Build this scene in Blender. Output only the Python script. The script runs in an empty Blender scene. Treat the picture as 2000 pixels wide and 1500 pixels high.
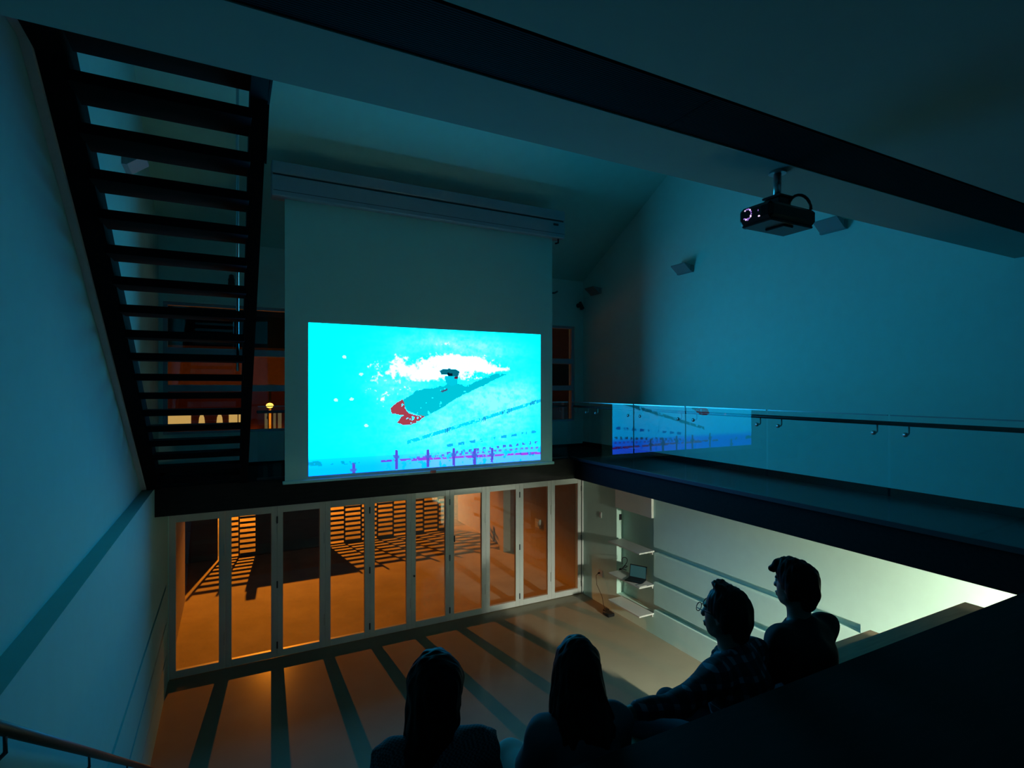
import bpy, bmesh, math, random
import numpy as np
from mathutils import Vector, Matrix

random.seed(7)
rng = np.random.default_rng(7)
scene = bpy.context.scene
C = scene.collection
PI = math.pi

# ------------------------------------------------------------------ camera, world, exposure
cam_data = bpy.data.cameras.new('camera')
cam_data.sensor_width = 36.0
cam_data.lens = 1058.0 / 2000.0 * 36.0
cam_data.shift_y = 7.0 / 2000.0
cam_data.clip_start = 0.05
cam_data.clip_end = 300
cam = bpy.data.objects.new('camera', cam_data)
cam.location = (0, 0, 4.6)
cam.rotation_euler = (PI / 2, 0, -math.radians(27.5))
C.objects.link(cam)
scene.camera = cam

world = bpy.data.worlds.new('night_sky')
scene.world = world
world.use_nodes = True
world.node_tree.nodes['Background'].inputs['Color'].default_value = (0.10, 0.11, 0.16, 1)
world.node_tree.nodes['Background'].inputs['Strength'].default_value = 0.006

vs = scene.view_settings
vs.view_transform = 'Standard'
vs.look = 'None'
vs.gamma = 1.0
vs.use_curve_mapping = False
vs.exposure = 0.0
scene.cycles.max_bounces = 6
scene.cycles.glossy_bounces = 3
scene.cycles.caustics_reflective = False
scene.cycles.caustics_refractive = False

PICTURE_GREEN = 3.6
PICTURE_BLUE = 5.9
STREET_POWER = 8000.0
TUBE_STRENGTH = 7000.0

# ------------------------------------------------------------------ materials
def nodes_of(name):
    m = bpy.data.materials.new(name)
    m.use_nodes = True
    nt = m.node_tree
    return m, nt, nt.nodes['Principled BSDF']

def mat(name, col, rough=0.6, metal=0.0, var=0.08, scale=6.0, bump=0.0, bscale=60.0, spec=0.5, stretch=None):
    m, nt, b = nodes_of(name)
    N, L = nt.nodes, nt.links
    tc = N.new('ShaderNodeTexCoord')
    src = tc.outputs['Object']
    if stretch:
        mp = N.new('ShaderNodeMapping')
        mp.inputs['Scale'].default_value = stretch
        L.new(src, mp.inputs['Vector'])
        src = mp.outputs['Vector']
    nz = N.new('ShaderNodeTexNoise')
    nz.inputs['Scale'].default_value = scale
    nz.inputs['Detail'].default_value = 4
    L.new(src, nz.inputs['Vector'])
    rp = N.new('ShaderNodeValToRGB')
    rp.color_ramp.elements[0].position = 0.3
    rp.color_ramp.elements[1].position = 0.7
    rp.color_ramp.elements[0].color = tuple(max(0, c * (1 - var)) for c in col) + (1,)
    rp.color_ramp.elements[1].color = tuple(min(1, c * (1 + var)) for c in col) + (1,)
    L.new(nz.outputs['Fac'], rp.inputs['Fac'])
    L.new(rp.outputs['Color'], b.inputs['Base Color'])
    b.inputs['Roughness'].default_value = rough
    b.inputs['Metallic'].default_value = metal
    b.inputs['Specular IOR Level'].default_value = spec
    if bump > 0:
        n2 = N.new('ShaderNodeTexNoise')
        n2.inputs['Scale'].default_value = bscale
        L.new(src, n2.inputs['Vector'])
        bp = N.new('ShaderNodeBump')
        bp.inputs['Strength'].default_value = bump
        bp.inputs['Distance'].default_value = 0.01
        L.new(n2.outputs['Fac'], bp.inputs['Height'])
        L.new(bp.outputs['Normal'], b.inputs['Normal'])
    return m

def emit(name, col, strength):
    m, nt, b = nodes_of(name)
    b.inputs['Base Color'].default_value = (0.02, 0.02, 0.02, 1)
    b.inputs['Emission Color'].default_value = tuple(col) + (1,)
    b.inputs['Emission Strength'].default_value = strength
    return m

def glass(name, tint=(0.93, 0.97, 0.96), ior=1.5):
    # thin architectural sheet: clear straight through, mirror-like by Fresnel
    m = bpy.data.materials.new(name)
    m.use_nodes = True
    nt = m.node_tree
    N, L = nt.nodes, nt.links
    N.remove(N['Principled BSDF'])
    tr = N.new('ShaderNodeBsdfTransparent')
    tr.inputs['Color'].default_value = tuple(tint) + (1,)
    gl = N.new('ShaderNodeBsdfGlossy')
    gl.inputs['Roughness'].default_value = 0.0
    gl.inputs['Color'].default_value = (1, 1, 1, 1)
    fr = N.new('ShaderNodeFresnel')
    ge = N.new('ShaderNodeNewGeometry')      # the same reflection on both faces of the sheet
    io = N.new('ShaderNodeMix')
    io.inputs['A'].default_value = ior
    io.inputs['B'].default_value = 1.0 / ior
    L.new(ge.outputs['Backfacing'], io.inputs['Factor'])
    L.new(io.outputs['Result'], fr.inputs['IOR'])
    mx = N.new('ShaderNodeMixShader')
    L.new(fr.outputs[0], mx.inputs[0])
    L.new(tr.outputs[0], mx.inputs[1])
    L.new(gl.outputs[0], mx.inputs[2])
    L.new(mx.outputs[0], N['Material Output'].inputs['Surface'])
    return m

def plaid(name):
    m, nt, b = nodes_of(name)
    N, L = nt.nodes, nt.links
    tc = N.new('ShaderNodeTexCoord')
    sp = N.new('ShaderNodeSeparateXYZ')
    L.new(tc.outputs['Object'], sp.inputs[0])
    def stripe(out, freq, width):
        a = N.new('ShaderNodeMath'); a.operation = 'MULTIPLY'; a.inputs[1].default_value = freq
        L.new(out, a.inputs[0])
        f = N.new('ShaderNodeMath'); f.operation = 'FRACT'
        L.new(a.outputs[0], f.inputs[0])
        c = N.new('ShaderNodeMath'); c.operation = 'LESS_THAN'; c.inputs[1].default_value = width
        L.new(f.outputs[0], c.inputs[0])
        return c.outputs[0]
    s1 = stripe(sp.outputs['X'], 15.0, 0.34)
    s2 = stripe(sp.outputs['Z'], 15.0, 0.34)
    ad = N.new('ShaderNodeMath'); ad.operation = 'ADD'
    L.new(s1, ad.inputs[0]); L.new(s2, ad.inputs[1])
    hf = N.new('ShaderNodeMath'); hf.operation = 'MULTIPLY'; hf.inputs[1].default_value = 0.5
    L.new(ad.outputs[0], hf.inputs[0])
    rp = N.new('ShaderNodeValToRGB')
    rp.color_ramp.elements[0].color = (0.006, 0.008, 0.014, 1)
    rp.color_ramp.elements[0].position = 0.0
    e = rp.color_ramp.elements.new(0.5); e.color = (0.022, 0.03, 0.05, 1)
    rp.color_ramp.elements[2].position = 1.0
    rp.color_ramp.elements[2].color = (0.16, 0.19, 0.26, 1)
    L.new(hf.outputs[0], rp.inputs['Fac'])
    L.new(rp.outputs['Color'], b.inputs['Base Color'])
    b.inputs['Roughness'].default_value = 0.85
    return m

def knit(name, col):
    m, nt, b = nodes_of(name)
    N, L = nt.nodes, nt.links
    tc = N.new('ShaderNodeTexCoord')
    ck = N.new('ShaderNodeTexChecker')
    ck.inputs['Scale'].default_value = 120
    ck.inputs['Color1'].default_value = tuple(c * 0.2 for c in col) + (1,)
    ck.inputs['Color2'].default_value = tuple(col) + (1,)
    L.new(tc.outputs['Object'], ck.inputs['Vector'])
    L.new(ck.outputs['Color'], b.inputs['Base Color'])
    b.inputs['Roughness'].default_value = 0.9
    bp = N.new('ShaderNodeBump'); bp.inputs['Strength'].default_value = 0.5; bp.inputs['Distance'].default_value = 0.01
    L.new(ck.outputs['Fac'], bp.inputs['Height'])
    L.new(bp.outputs['Normal'], b.inputs['Normal'])
    return m

def picture_mat(name):
    m = bpy.data.materials.new(name)
    m.use_nodes = True
    nt = m.node_tree
    N, L = nt.nodes, nt.links
    N.remove(N['Principled BSDF'])
    at = N.new('ShaderNodeAttribute')
    at.attribute_name = 'picture'
    em = N.new('ShaderNodeEmission')
    L.new(at.outputs['Color'], em.inputs['Color'])
    em.inputs['Strength'].default_value = 1.0
    L.new(em.outputs[0], N['Material Output'].inputs['Surface'])
    return m

def screen_fabric(name, col, through):
    # woven cloth: mostly reflects, lets a little light through to the back
    m = bpy.data.materials.new(name)
    m.use_nodes = True
    nt = m.node_tree
    N, L = nt.nodes, nt.links
    N.remove(N['Principled BSDF'])
    df = N.new('ShaderNodeBsdfDiffuse'); df.inputs['Color'].default_value = tuple(col) + (1,)
    tl_ = N.new('ShaderNodeBsdfTranslucent'); tl_.inputs['Color'].default_value = (0.8, 0.8, 0.8, 1)
    mx = N.new('ShaderNodeMixShader'); mx.inputs[0].default_value = through
    L.new(df.outputs[0], mx.inputs[1]); L.new(tl_.outputs[0], mx.inputs[2])
    L.new(mx.outputs[0], N['Material Output'].inputs['Surface'])
    return m

M = {
    'wall': mat('white_wall_paint_cyan_cast', (0.54, 0.75, 0.68), 0.85, var=0.02, bump=0.05),  # white walls, with the cyan room light mixed into the colour
    'wall_shade': mat('white_wall_paint_shaded', (0.25, 0.47, 0.43), 0.85, var=0.02, bump=0.05),  # same white paint as the right wall, shade and cyan light in its colour
    'ceiling': mat('ceiling_paint_cyan_cast', (0.36, 0.70, 0.62), 0.9, var=0.02),  # white ceiling, cyan cast of the light carried in the colour
    'slab': mat('flat_ceiling_paint_shaded', (0.22, 0.38, 0.31), 0.9, var=0.02),  # white ceiling too, its shade and cyan light put into the colour
    'floor': mat('polished_floor', (0.26, 0.235, 0.165), 0.16, var=0.05, scale=2.0, spec=0.10),
    'dark_wood': mat('dark_stained_timber', (0.009, 0.007, 0.007), 0.75, var=0.3, scale=4, spec=0.15, stretch=(1, 8, 8)),
    'deck': mat('dark_walkway_floor', (0.030, 0.034, 0.040), 0.35, var=0.2, scale=5),
    'stair': mat('black_stair_steel', (0.003, 0.003, 0.004), 0.8, var=0.2, spec=0.1),
    'step': mat('brown_step_timber', (0.25, 0.185, 0.11), 0.55, var=0.18, scale=3, stretch=(1, 10, 10)),
    'trim': mat('pale_trim_paint', (0.45, 0.47, 0.50), 0.6, var=0.03),
    'door_frame': mat('white_door_frame', (0.52, 0.53, 0.52), 0.45, var=0.03),
    'window_frame': mat('grey_window_frame', (0.34, 0.38, 0.44), 0.5, var=0.03),
    'glass': glass('clear_glass'),
    'railglass': glass('railing_glass', (0.93, 0.97, 0.96), 1.36),
    'steel': mat('brushed_steel', (0.45, 0.45, 0.46), 0.3, 0.9, var=0.05),
    'dark_steel': mat('dark_steel', (0.05, 0.05, 0.055), 0.4, 0.6, var=0.05),
    'fabric': screen_fabric('white_screen_fabric_cyan_cast', (0.44, 0.76, 0.68), 0.14),  # white cloth, tinted by the cyan light in its base colour
    'case': mat('grey_screen_case', (0.30, 0.33, 0.36), 0.5, var=0.03),
    'black': mat('black_plastic', (0.008, 0.008, 0.010), 0.35, var=0.1),
    'red': mat('red_tag', (0.45, 0.05, 0.04), 0.5),
    'grille': mat('black_vent_grille', (0.003, 0.004, 0.006), 0.8, var=0.1, spec=0.1),
    'picture': picture_mat('projected_picture_light'),
    'lampwhite': mat('lamp_housing_white', (0.22, 0.24, 0.24), 0.5, var=0.03),
    'tube': emit('fluorescent_tube_light', (0.98, 1.0, 0.80), TUBE_STRENGTH),
    'tube_added': emit('added_tube_light', (0.98, 1.0, 0.76), 420.0),
    'purple': emit('projector_lamp_glow', (0.45, 0.22, 0.85), 0.7),
    'whiteglow': emit('projector_lamp_hot_spot', (0.85, 0.65, 1.0), 1.2),
    'concrete': mat('patio_paving', (0.42, 0.36, 0.28), 0.8, var=0.16, scale=1.6, bump=0.2, bscale=25),
    'patio_wall': mat('patio_wall_render', (0.36, 0.30, 0.24), 0.85, var=0.05),
    'road': mat('street_asphalt', (0.22, 0.20, 0.18), 0.9, var=0.2),
    'fence': mat('dark_fence_timber', (0.03, 0.022, 0.016), 0.7, var=0.2),
    'facade': mat('brown_facade_render', (0.20, 0.13, 0.11), 0.9, var=0.1),
    'roof': mat('dark_roof_tile', (0.03, 0.025, 0.025), 0.8),
    'litwin': emit('lit_window_glow', (1.0, 0.56, 0.16), 0.62),
    'sodium': emit('sodium_bulb', (1.0, 0.50, 0.07), 3.0),
    'skin': mat('skin', (0.12, 0.08, 0.06), 0.55, var=0.05),
    'hair': mat('black_hair', (0.004, 0.003, 0.003), 0.6, var=0.3, scale=40, spec=0.12, stretch=(6, 6, 0.6)),
    'greyhair': mat('dark_grey_hair', (0.008, 0.008, 0.008), 0.6, var=0.4, scale=60, spec=0.15),
    'plaid': plaid('dark_plaid_cloth'),
    'knit': knit('dark_knit_cloth', (0.10, 0.10, 0.12)),
    'tee_grey': mat('slate_cotton', (0.085, 0.09, 0.11), 0.9, var=0.08),
    'tee_black': mat('black_cotton', (0.010, 0.010, 0.012), 0.9, var=0.1),
    'denim': mat('dark_denim', (0.02, 0.025, 0.04), 0.9, var=0.2),
    'pale_cloth': mat('pale_cotton_trousers', (0.35, 0.36, 0.34), 0.9, var=0.05),
    'shoe': mat('black_shoe', (0.01, 0.01, 0.01), 0.5),
    'eye': mat('eye_white', (0.5, 0.5, 0.5), 0.2),
    'key': mat('keyboard_dark', (0.01, 0.01, 0.014), 0.5),
    'laptop_screen': emit('laptop_screen_picture', (0.02, 0.14, 0.15), 0.3),
    'paper': mat('paper_white', (0.5, 0.5, 0.46), 0.8, var=0.1),
    'plate': mat('white_plastic', (0.6, 0.6, 0.58), 0.4, var=0.02),
}

# ------------------------------------------------------------------ mesh helpers
WL = {}        # world location of every object

class MB:
    def __init__(s):
        s.v, s.f = [], []
    def add(s, verts, faces):
        o = len(s.v)
        s.v += [tuple(map(float, p)) for p in verts]
        s.f += [tuple(i + o for i in f) for f in faces]
        return s
    def box(s, x0, x1, y0, y1, z0, z1, bev=0.0):
        if bev > 0:
            b = min(bev, abs(x1 - x0) * .45, abs(y1 - y0) * .45, abs(z1 - z0) * .45)
            bm = bmesh.new()
            bmesh.ops.create_cube(bm, size=1.0)
            for v in bm.verts:
                v.co = Vector(((x0 + x1) / 2 + v.co.x * (x1 - x0), (y0 + y1) / 2 + v.co.y * (y1 - y0), (z0 + z1) / 2 + v.co.z * (z1 - z0)))
            bmesh.ops.bevel(bm, geom=bm.edges[:], offset=b, segments=1, affect='EDGES', profile=0.5)
            bm.verts.index_update()
            s.add([v.co[:] for v in bm.verts], [[v.index for v in f.verts] for f in bm.faces])
            bm.free()
            return s
        v = [(x0, y0, z0), (x1, y0, z0), (x1, y1, z0), (x0, y1, z0), (x0, y0, z1), (x1, y0, z1), (x1, y1, z1), (x0, y1, z1)]
        return s.add(v, [(3, 2, 1, 0), (4, 5, 6, 7), (0, 1, 5, 4), (1, 2, 6, 5), (2, 3, 7, 6), (3, 0, 4, 7)])
    def prism(s, poly, axis, a0, a1):
        # poly: list of 2D points in the two other axes (in xyz order); extruded along axis
        n = len(poly)
        def P(p, a):
            if axis == 'x': return (a, p[0], p[1])
            if axis == 'y': return (p[0], a, p[1])
            return (p[0], p[1], a)
        v = [P(p, a0) for p in poly] + [P(p, a1) for p in poly]
        f = [tuple(range(n))[::-1], tuple(range(n, 2 * n))]
        f += [(i, (i + 1) % n, n + (i + 1) % n, n + i) for i in range(n)]
        return s.add(v, f)
    def tube(s, pts, r, n=10, cap=True):
        pts = [Vector(p) for p in pts]
        rs = r if isinstance(r, (list, tuple)) else [r] * len(pts)
        rings = []
        for i, p in enumerate(pts):
            if i == 0: d = pts[1] - p
            elif i == len(pts) - 1: d = p - pts[i - 1]
            else: d = (pts[i + 1] - p).normalized() + (p - pts[i - 1]).normalized()
            d.normalize()
            up = Vector((0, 0, 1)) if abs(d.z) < 0.95 else Vector((0, 1, 0))
            a = d.cross(up).normalized(); b = a.cross(d).normalized()
            rings.append([p + (a * math.cos(2 * PI * k / n) + b * math.sin(2 * PI * k / n)) * rs[i] for k in range(n)])
        v = [q[:] for ring in rings for q in ring]
        f = []
        for i in range(len(pts) - 1):
            for k in range(n):
                f.append((i * n + k, i * n + (k + 1) % n, (i + 1) * n + (k + 1) % n, (i + 1) * n + k))
        if cap:
            f.append(tuple(range(n))[::-1]); f.append(tuple((len(pts) - 1) * n + k for k in range(n)))
        return s.add(v, f)
    def sphere(s, c, r, n=12, m=8):
        rx, ry, rz = r if isinstance(r, (tuple, list)) else (r, r, r)
        v = [(c[0], c[1], c[2] - rz)]
        for j in range(1, m):
            t = -PI / 2 + PI * j / m
            for i in range(n):
                a = 2 * PI * i / n
                v.append((c[0] + rx * math.cos(t) * math.cos(a), c[1] + ry * math.cos(t) * math.sin(a), c[2] + rz * math.sin(t)))
        v.append((c[0], c[1], c[2] + rz))
        f = [(0, 1 + (i + 1) % n, 1 + i) for i in range(n)]
        for j in range(m - 2):
            for i in range(n):
                a = 1 + j * n + i; b = 1 + j * n + (i + 1) % n
                f.append((a, b, b + n, a + n))
        top = len(v) - 1; o = 1 + (m - 2) * n
        f += [(o + i, o + (i + 1) % n, top) for i in range(n)]
        return s.add(v, f)
    def build(s, name, m, parent=None, smooth=False):
        V = np.array(s.v, dtype=float)
        lo, hi = V.min(0), V.max(0)
        org = Vector(((lo[0] + hi[0]) / 2, (lo[1] + hi[1]) / 2, lo[2]))
        me = bpy.data.meshes.new(name)
        me.from_pydata([(Vector(p) - org)[:] for p in s.v], [], s.f)
        bm = bmesh.new(); bm.from_mesh(me)
        bmesh.ops.recalc_face_normals(bm, faces=bm.faces)
        bm.to_mesh(me); bm.free()
        me.materials.append(M[m] if isinstance(m, str) else m)
        if smooth:
            for p in me.polygons: p.use_smooth = True
        return link(name, me, org, parent)

def link(name, me, org, parent=None):
    o = bpy.data.objects.new(name, me)
    C.objects.link(o)
    org = Vector(org)
    if parent is not None:
        o.parent = parent
        o.location = org - WL[parent.name]
    else:
        o.location = org
    WL[o.name] = org
    return o

def empty(name, loc):
    o = bpy.data.objects.new(name, None)
    o.empty_display_size = 0.1
    C.objects.link(o)
    o.location = loc
    WL[o.name] = Vector(loc)
    return o

def tag(o, label, cat, group=None):
    o['label'] = label; o['category'] = cat
    if group: o['group'] = group
    return o

def struct(o, label=None):
    o['kind'] = 'structure'
    if label: o['label'] = label
    return o

def box(name, m, x0, x1, y0, y1, z0, z1, parent=None, bev=0.0):
    return MB().box(x0, x1, y0, y1, z0, z1, bev).build(name, m, parent)

def relief_wall(axis, front, out, u0, u1, v0, v1, holes, thick):
    """A slab whose front is a grid; holes = (ua,ub,va,vb,depth), depth None = right through.
    axis 'x': plane x=front, u=y, v=z.  axis 'y': plane y=front, u=x, v=z.  out = +1/-1: where the back lies."""
    us = sorted({u0, u1, *[h[0] for h in holes], *[h[1] for h in holes]})
    vz = sorted({v0, v1, *[h[2] for h in holes], *[h[3] for h in holes]})
    nu, nv = len(us) - 1, len(vz) - 1
    dep = [[0.0] * nv for _ in range(nu)]
    for i in range(nu):
        for j in range(nv):
            uc, vc = (us[i] + us[i + 1]) / 2, (vz[j] + vz[j + 1]) / 2
            for h in holes:
                if h[0] < uc < h[1] and h[2] < vc < h[3]:
                    dep[i][j] = thick if h[4] is None else h[4]
    mb = MB()
    def P(u, v, d):
        a = front + out * d
        return (a, u, v) if axis == 'x' else (u, a, v)
    for i in range(nu):
        for j in range(nv):
            d = dep[i][j]
            q = [(us[i], vz[j]), (us[i + 1], vz[j]), (us[i + 1], vz[j + 1]), (us[i], vz[j + 1])]
            if d < thick - 1e-6:
                mb.add([P(u, v, d) for u, v in q], [(0, 1, 2, 3)])
                mb.add([P(u, v, thick) for u, v in q], [(3, 2, 1, 0)])
            dr = dep[i + 1][j] if i + 1 < nu else thick
            if abs(dr - d) > 1e-6:
                mb.add([P(us[i + 1], vz[j], d), P(us[i + 1], vz[j + 1], d), P(us[i + 1], vz[j + 1], dr), P(us[i + 1], vz[j], dr)], [(0, 1, 2, 3)])
            if i == 0 and d < thick - 1e-6:
                mb.add([P(us[0], vz[j], d), P(us[0], vz[j + 1], d), P(us[0], vz[j + 1], thick), P(us[0], vz[j], thick)], [(0, 1, 2, 3)])
            du = dep[i][j + 1] if j + 1 < nv else thick
            if abs(du - d) > 1e-6:
                mb.add([P(us[i], vz[j + 1], d), P(us[i + 1], vz[j + 1], d), P(us[i + 1], vz[j + 1], du), P(us[i], vz[j + 1], du)], [(0, 1, 2, 3)])
            if j == 0 and d < thick - 1e-6:
                mb.add([P(us[i], vz[0], d), P(us[i + 1], vz[0], d), P(us[i + 1], vz[0], thick), P(us[i], vz[0], thick)], [(0, 1, 2, 3)])
    return mb

# ------------------------------------------------------------------ dimensions (metres, ground floor z = 0)
XL, XLU, XR = -0.86, -0.985, 7.0        # left wall (lower / upper), right wall
YB = 10.0                              # back wall
MZ, SOF = 3.30, 2.93                   # mezzanine floor and its underside
WX, BY = 5.62, 8.30                    # walkway edge (x), bridge edge (y)
CZ, CY = 5.90, 2.50                    # flat ceiling height and its edge
REAR = -4.0
def roof_z(y): return 7.02 + 0.556 * (9.9 - y)

# ------------------------------------------------------------------ the room shell
struct(box('floor', 'floor', XL - .1, XR, REAR, YB + .12, -0.2, 0.0), 'pale polished ground floor of the hall')

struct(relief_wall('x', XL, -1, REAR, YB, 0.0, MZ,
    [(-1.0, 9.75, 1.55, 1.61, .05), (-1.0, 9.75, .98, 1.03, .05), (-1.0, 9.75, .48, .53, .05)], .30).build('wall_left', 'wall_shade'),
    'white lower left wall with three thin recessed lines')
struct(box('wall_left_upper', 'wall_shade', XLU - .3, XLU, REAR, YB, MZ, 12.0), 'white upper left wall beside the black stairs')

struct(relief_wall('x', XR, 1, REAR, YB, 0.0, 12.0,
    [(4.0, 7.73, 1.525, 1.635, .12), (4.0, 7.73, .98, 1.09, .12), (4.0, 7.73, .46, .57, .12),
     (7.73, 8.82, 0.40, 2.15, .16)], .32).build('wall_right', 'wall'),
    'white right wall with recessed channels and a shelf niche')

WZ0, WZ1 = 3.86, 5.95
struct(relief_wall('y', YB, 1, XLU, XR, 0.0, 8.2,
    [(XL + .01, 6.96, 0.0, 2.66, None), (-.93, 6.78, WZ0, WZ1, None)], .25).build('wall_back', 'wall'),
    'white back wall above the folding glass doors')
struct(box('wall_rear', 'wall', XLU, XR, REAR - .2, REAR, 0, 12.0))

rz0, rz1 = roof_z(YB + .25), roof_z(2.5)
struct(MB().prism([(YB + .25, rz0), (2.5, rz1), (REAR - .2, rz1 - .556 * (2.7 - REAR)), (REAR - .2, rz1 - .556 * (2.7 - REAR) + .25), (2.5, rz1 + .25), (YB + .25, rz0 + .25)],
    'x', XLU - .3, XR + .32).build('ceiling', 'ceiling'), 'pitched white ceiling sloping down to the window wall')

# flat ceiling slab over the viewer, with the slot for the air grille
G0, G1 = 1.74, 2.06
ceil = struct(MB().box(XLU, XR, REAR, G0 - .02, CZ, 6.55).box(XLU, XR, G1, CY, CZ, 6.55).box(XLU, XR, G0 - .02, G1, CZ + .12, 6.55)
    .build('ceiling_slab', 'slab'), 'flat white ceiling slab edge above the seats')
for i, (a, b) in enumerate(((XLU, 1.93), (1.935, 4.6), (4.605, XR))):
    gr = MB()
    gr.box(a, b, G0, G1, CZ + .05, CZ + .06)
    for k in range(27):
        y = G0 + .008 + k * (G1 - G0 - .016) / 26
        gr.box(a, b, y - .0045, y + .0045, CZ + .004, CZ + .05)
    g = gr.build('ceiling_grille', 'grille', ceil)
    g['label'] = 'long black air grille strip in the ceiling'

# mezzanine slabs
struct(box('mezzanine_bridge', 'dark_wood', XLU, XR, BY, YB, SOF, MZ), 'dark timber bridge slab above the folding doors')
struct(box('mezzanine_walkway', 'dark_wood', WX, XR, REAR, BY, SOF, MZ - .012), 'dark walkway slab along the right wall')
struct(box('walkway_floor', 'deck', WX + .05, XR, REAR, BY, MZ - .012, MZ), 'dark polished walkway floor along the right wall')
struct(box('mezzanine_landing', 'dark_wood', XLU, WX, REAR, 1.55, SOF, MZ))
struct(box('baseboard_right', 'dark_wood', XR - .02, XR, REAR, YB, MZ, MZ + .10), 'dark baseboard along the walkway wall')
struct(box('baseboard_back', 'dark_wood', XLU, XR - .02, YB - .02, YB, MZ, MZ + .06))

# tiered seating
RISE, GO = .55, .78
ST = struct(empty('tiered_seating', (2.4, 1.55, 0)), 'dark brown timber tiered seating steps')
for k in range(5):
    y0, y1 = 1.55 + GO * k, 1.55 + GO * (k + 1)
    z = MZ - RISE * (k + 1)
    s = MB().box(XL, WX, y0, y1, 0.0, z - .04).build('step_base', 'step', ST)
    t = MB().box(XL, WX + .01, y0, y1 + .015, z - .04, z, .004).build('step_board', 'step', ST)
MB().box(XL, WX, 1.47, 1.545, 0.0, SOF - .001).build('back_panel', 'dark_wood', ST)
# half-height stair treads at the left end of the seating
for k in range(5):
    y0 = 1.55 + GO * k
    z = MZ - RISE * (k + 1)
    box('half_step', 'step', XL, XL + .95, y0, y0 + GO / 2, z, z + RISE / 2, ST, .004)

# ------------------------------------------------------------------ folding glass doors
LW = (6.96 - XL - .01) / 10
DH = 2.62
struct(box('trim_1', 'door_frame', XL + .01, 6.96, YB + .005, YB + .115, 2.615, 2.66), 'white head rail above the folding doors')
struct(MB().box(6.96, XR, YB - .012, YB + .115, 0, 2.66).build('trim_2', 'door_frame'))
LETT = ['first', 'second', 'third', 'fourth', 'fifth', 'sixth', 'seventh', 'eighth', 'ninth', 'tenth']
for i in range(10):
    x0, x1 = XL + .01 + LW * i, XL + .01 + LW * (i + 1)
    e = struct(empty(f'door_{i + 1}', ((x0 + x1) / 2, YB + .06, 0)), f'white framed folding glass door, {LETT[i]} from the left')
    sw = .092
    y0, y1 = YB + .02, YB + .09
    for (a, b) in ((x0 + .0004, x0 + sw), (x1 - sw, x1 - .0004)):
        box('stile', 'door_frame', a, b, y0, y1, 0.012, DH - .01, e, .004)
    box('top_rail', 'door_frame', x0 + sw, x1 - sw, y0, y1, 2.47, DH - .01, e, .004)
    box('bottom_rail', 'door_frame', x0 + sw, x1 - sw, y0, y1, 0.012, .13, e, .004)
    box('pane', 'glass', x0 + sw - .01, x1 - sw + .01, YB + .055, YB + .056, .12, 2.48, e)
    if i % 2 == 1:
        for hz in (.22, 1.25, 2.35):
            box('hinge', 'dark_steel', x1 - .012, x1 + .012, y0 - .012, y0 + .002, hz - .06, hz + .06, e, .003)
    else:
        for hz in (.5, 1.95):
            box('bolt', 'steel', x1 - .022, x1 - .008, y0 - .008, y0 + .002, hz - .10, hz + .10, e, .003)
    if i == 5:
        MB().tube([(x0 + .05, y0, 1.02), (x0 + .05, y0 - .04, 1.02)], [.012, .02], 12).build('knob', 'black', e)
    if i == 6:
        box('handle', 'black', x0 + .088, x0 + .102, y0 - .03, y0 + .004, 1.55, 1.68, e, .004)

# ------------------------------------------------------------------ upper window band
wn = struct(empty('window_1', (3.0, YB + .1, WZ0)), 'wide window band behind the screen with two horizontal bars')
fx0, fx1 = -.93, 6.78
WR = [(WZ0, WZ0 + .04), (4.535, 4.645), (5.12, 5.235), (WZ1 - .05, WZ1)]
for a, b in WR:
    box('transom', 'window_frame', fx0, fx1, YB + .04, YB + .12, a, b, wn, .004)
mull = [fx0, 1.85, 3.7, 5.3, fx1 - .06]
for x in mull:
    box('mullion', 'window_frame', x, x + .06, YB + .045, YB + .115, WZ0 + .04, WZ1 - .05, wn, .004)
for j in range(3):
    za, zb = WR[j][1], WR[j + 1][0]
    for k in range(len(mull) - 1):
        box('pane', 'glass', mull[k] + .05, mull[k + 1] + .01, YB + .078, YB + .079, za - .01, zb + .01, wn)

# ------------------------------------------------------------------ black open stairs along the left wall
SX0, SX1 = -.935, .212                       # outer faces of the stringers
NT = 17
SY0, SZ0 = 8.26, MZ                        # foot of the stairs
TZ = 6.58                                  # upper floor
RS = (TZ - MZ) / (NT + 1)
GG = RS / .695
stair = tag(empty('staircase', (-.35, 6.0, MZ)), 'black open-riser straight staircase climbing along the upper left wall', 'staircase')
SYT = SY0 - GG * (NT + .3)
def zl(y): return SZ0 + (SY0 - y) * .695      # nosing line
for nm, (a, b) in (('stringer', (SX0, SX0 + .14)), ('stringer', (SX1 - .10, SX1))):
    poly = [(SY0 + .14, SZ0), (SY0 + .14, SZ0 + .10), (SYT, zl(SYT) + .30), (CY + .01, zl(SYT) + .30), (CY + .01, zl(SYT) - .01), (SYT + .05, zl(SYT) - .03), (SY0 - .04, SZ0)]
    MB().prism(poly, 'x', a, b).build(nm, 'stair', stair)
for k in range(NT):
    y = SY0 - GG * (k + 1)
    z = SZ0 + RS * (k + 1)
    box('tread', 'stair', SX0 + .13, SX1 - .09, y, y + .30, z - .090, z - .025, stair, .003)
box('landing', 'stair', SX0 + .13, SX1 - .09, CY + .01, SYT + .18, TZ - .06, TZ + .02, stair, .004)
MB().prism([(SYT + .42, zl(SYT + .42) + .0), (SYT + .42, zl(SYT + .42) + .28), (SYT, zl(SYT) + .32), (CY + .02, zl(SYT) + .32), (CY + .02, zl(SYT) - .03), (SYT + .10, zl(SYT) - .03)], 'x', SX1 + .001, SX1 + .014).build('side_plate', 'stair', stair)
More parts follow.
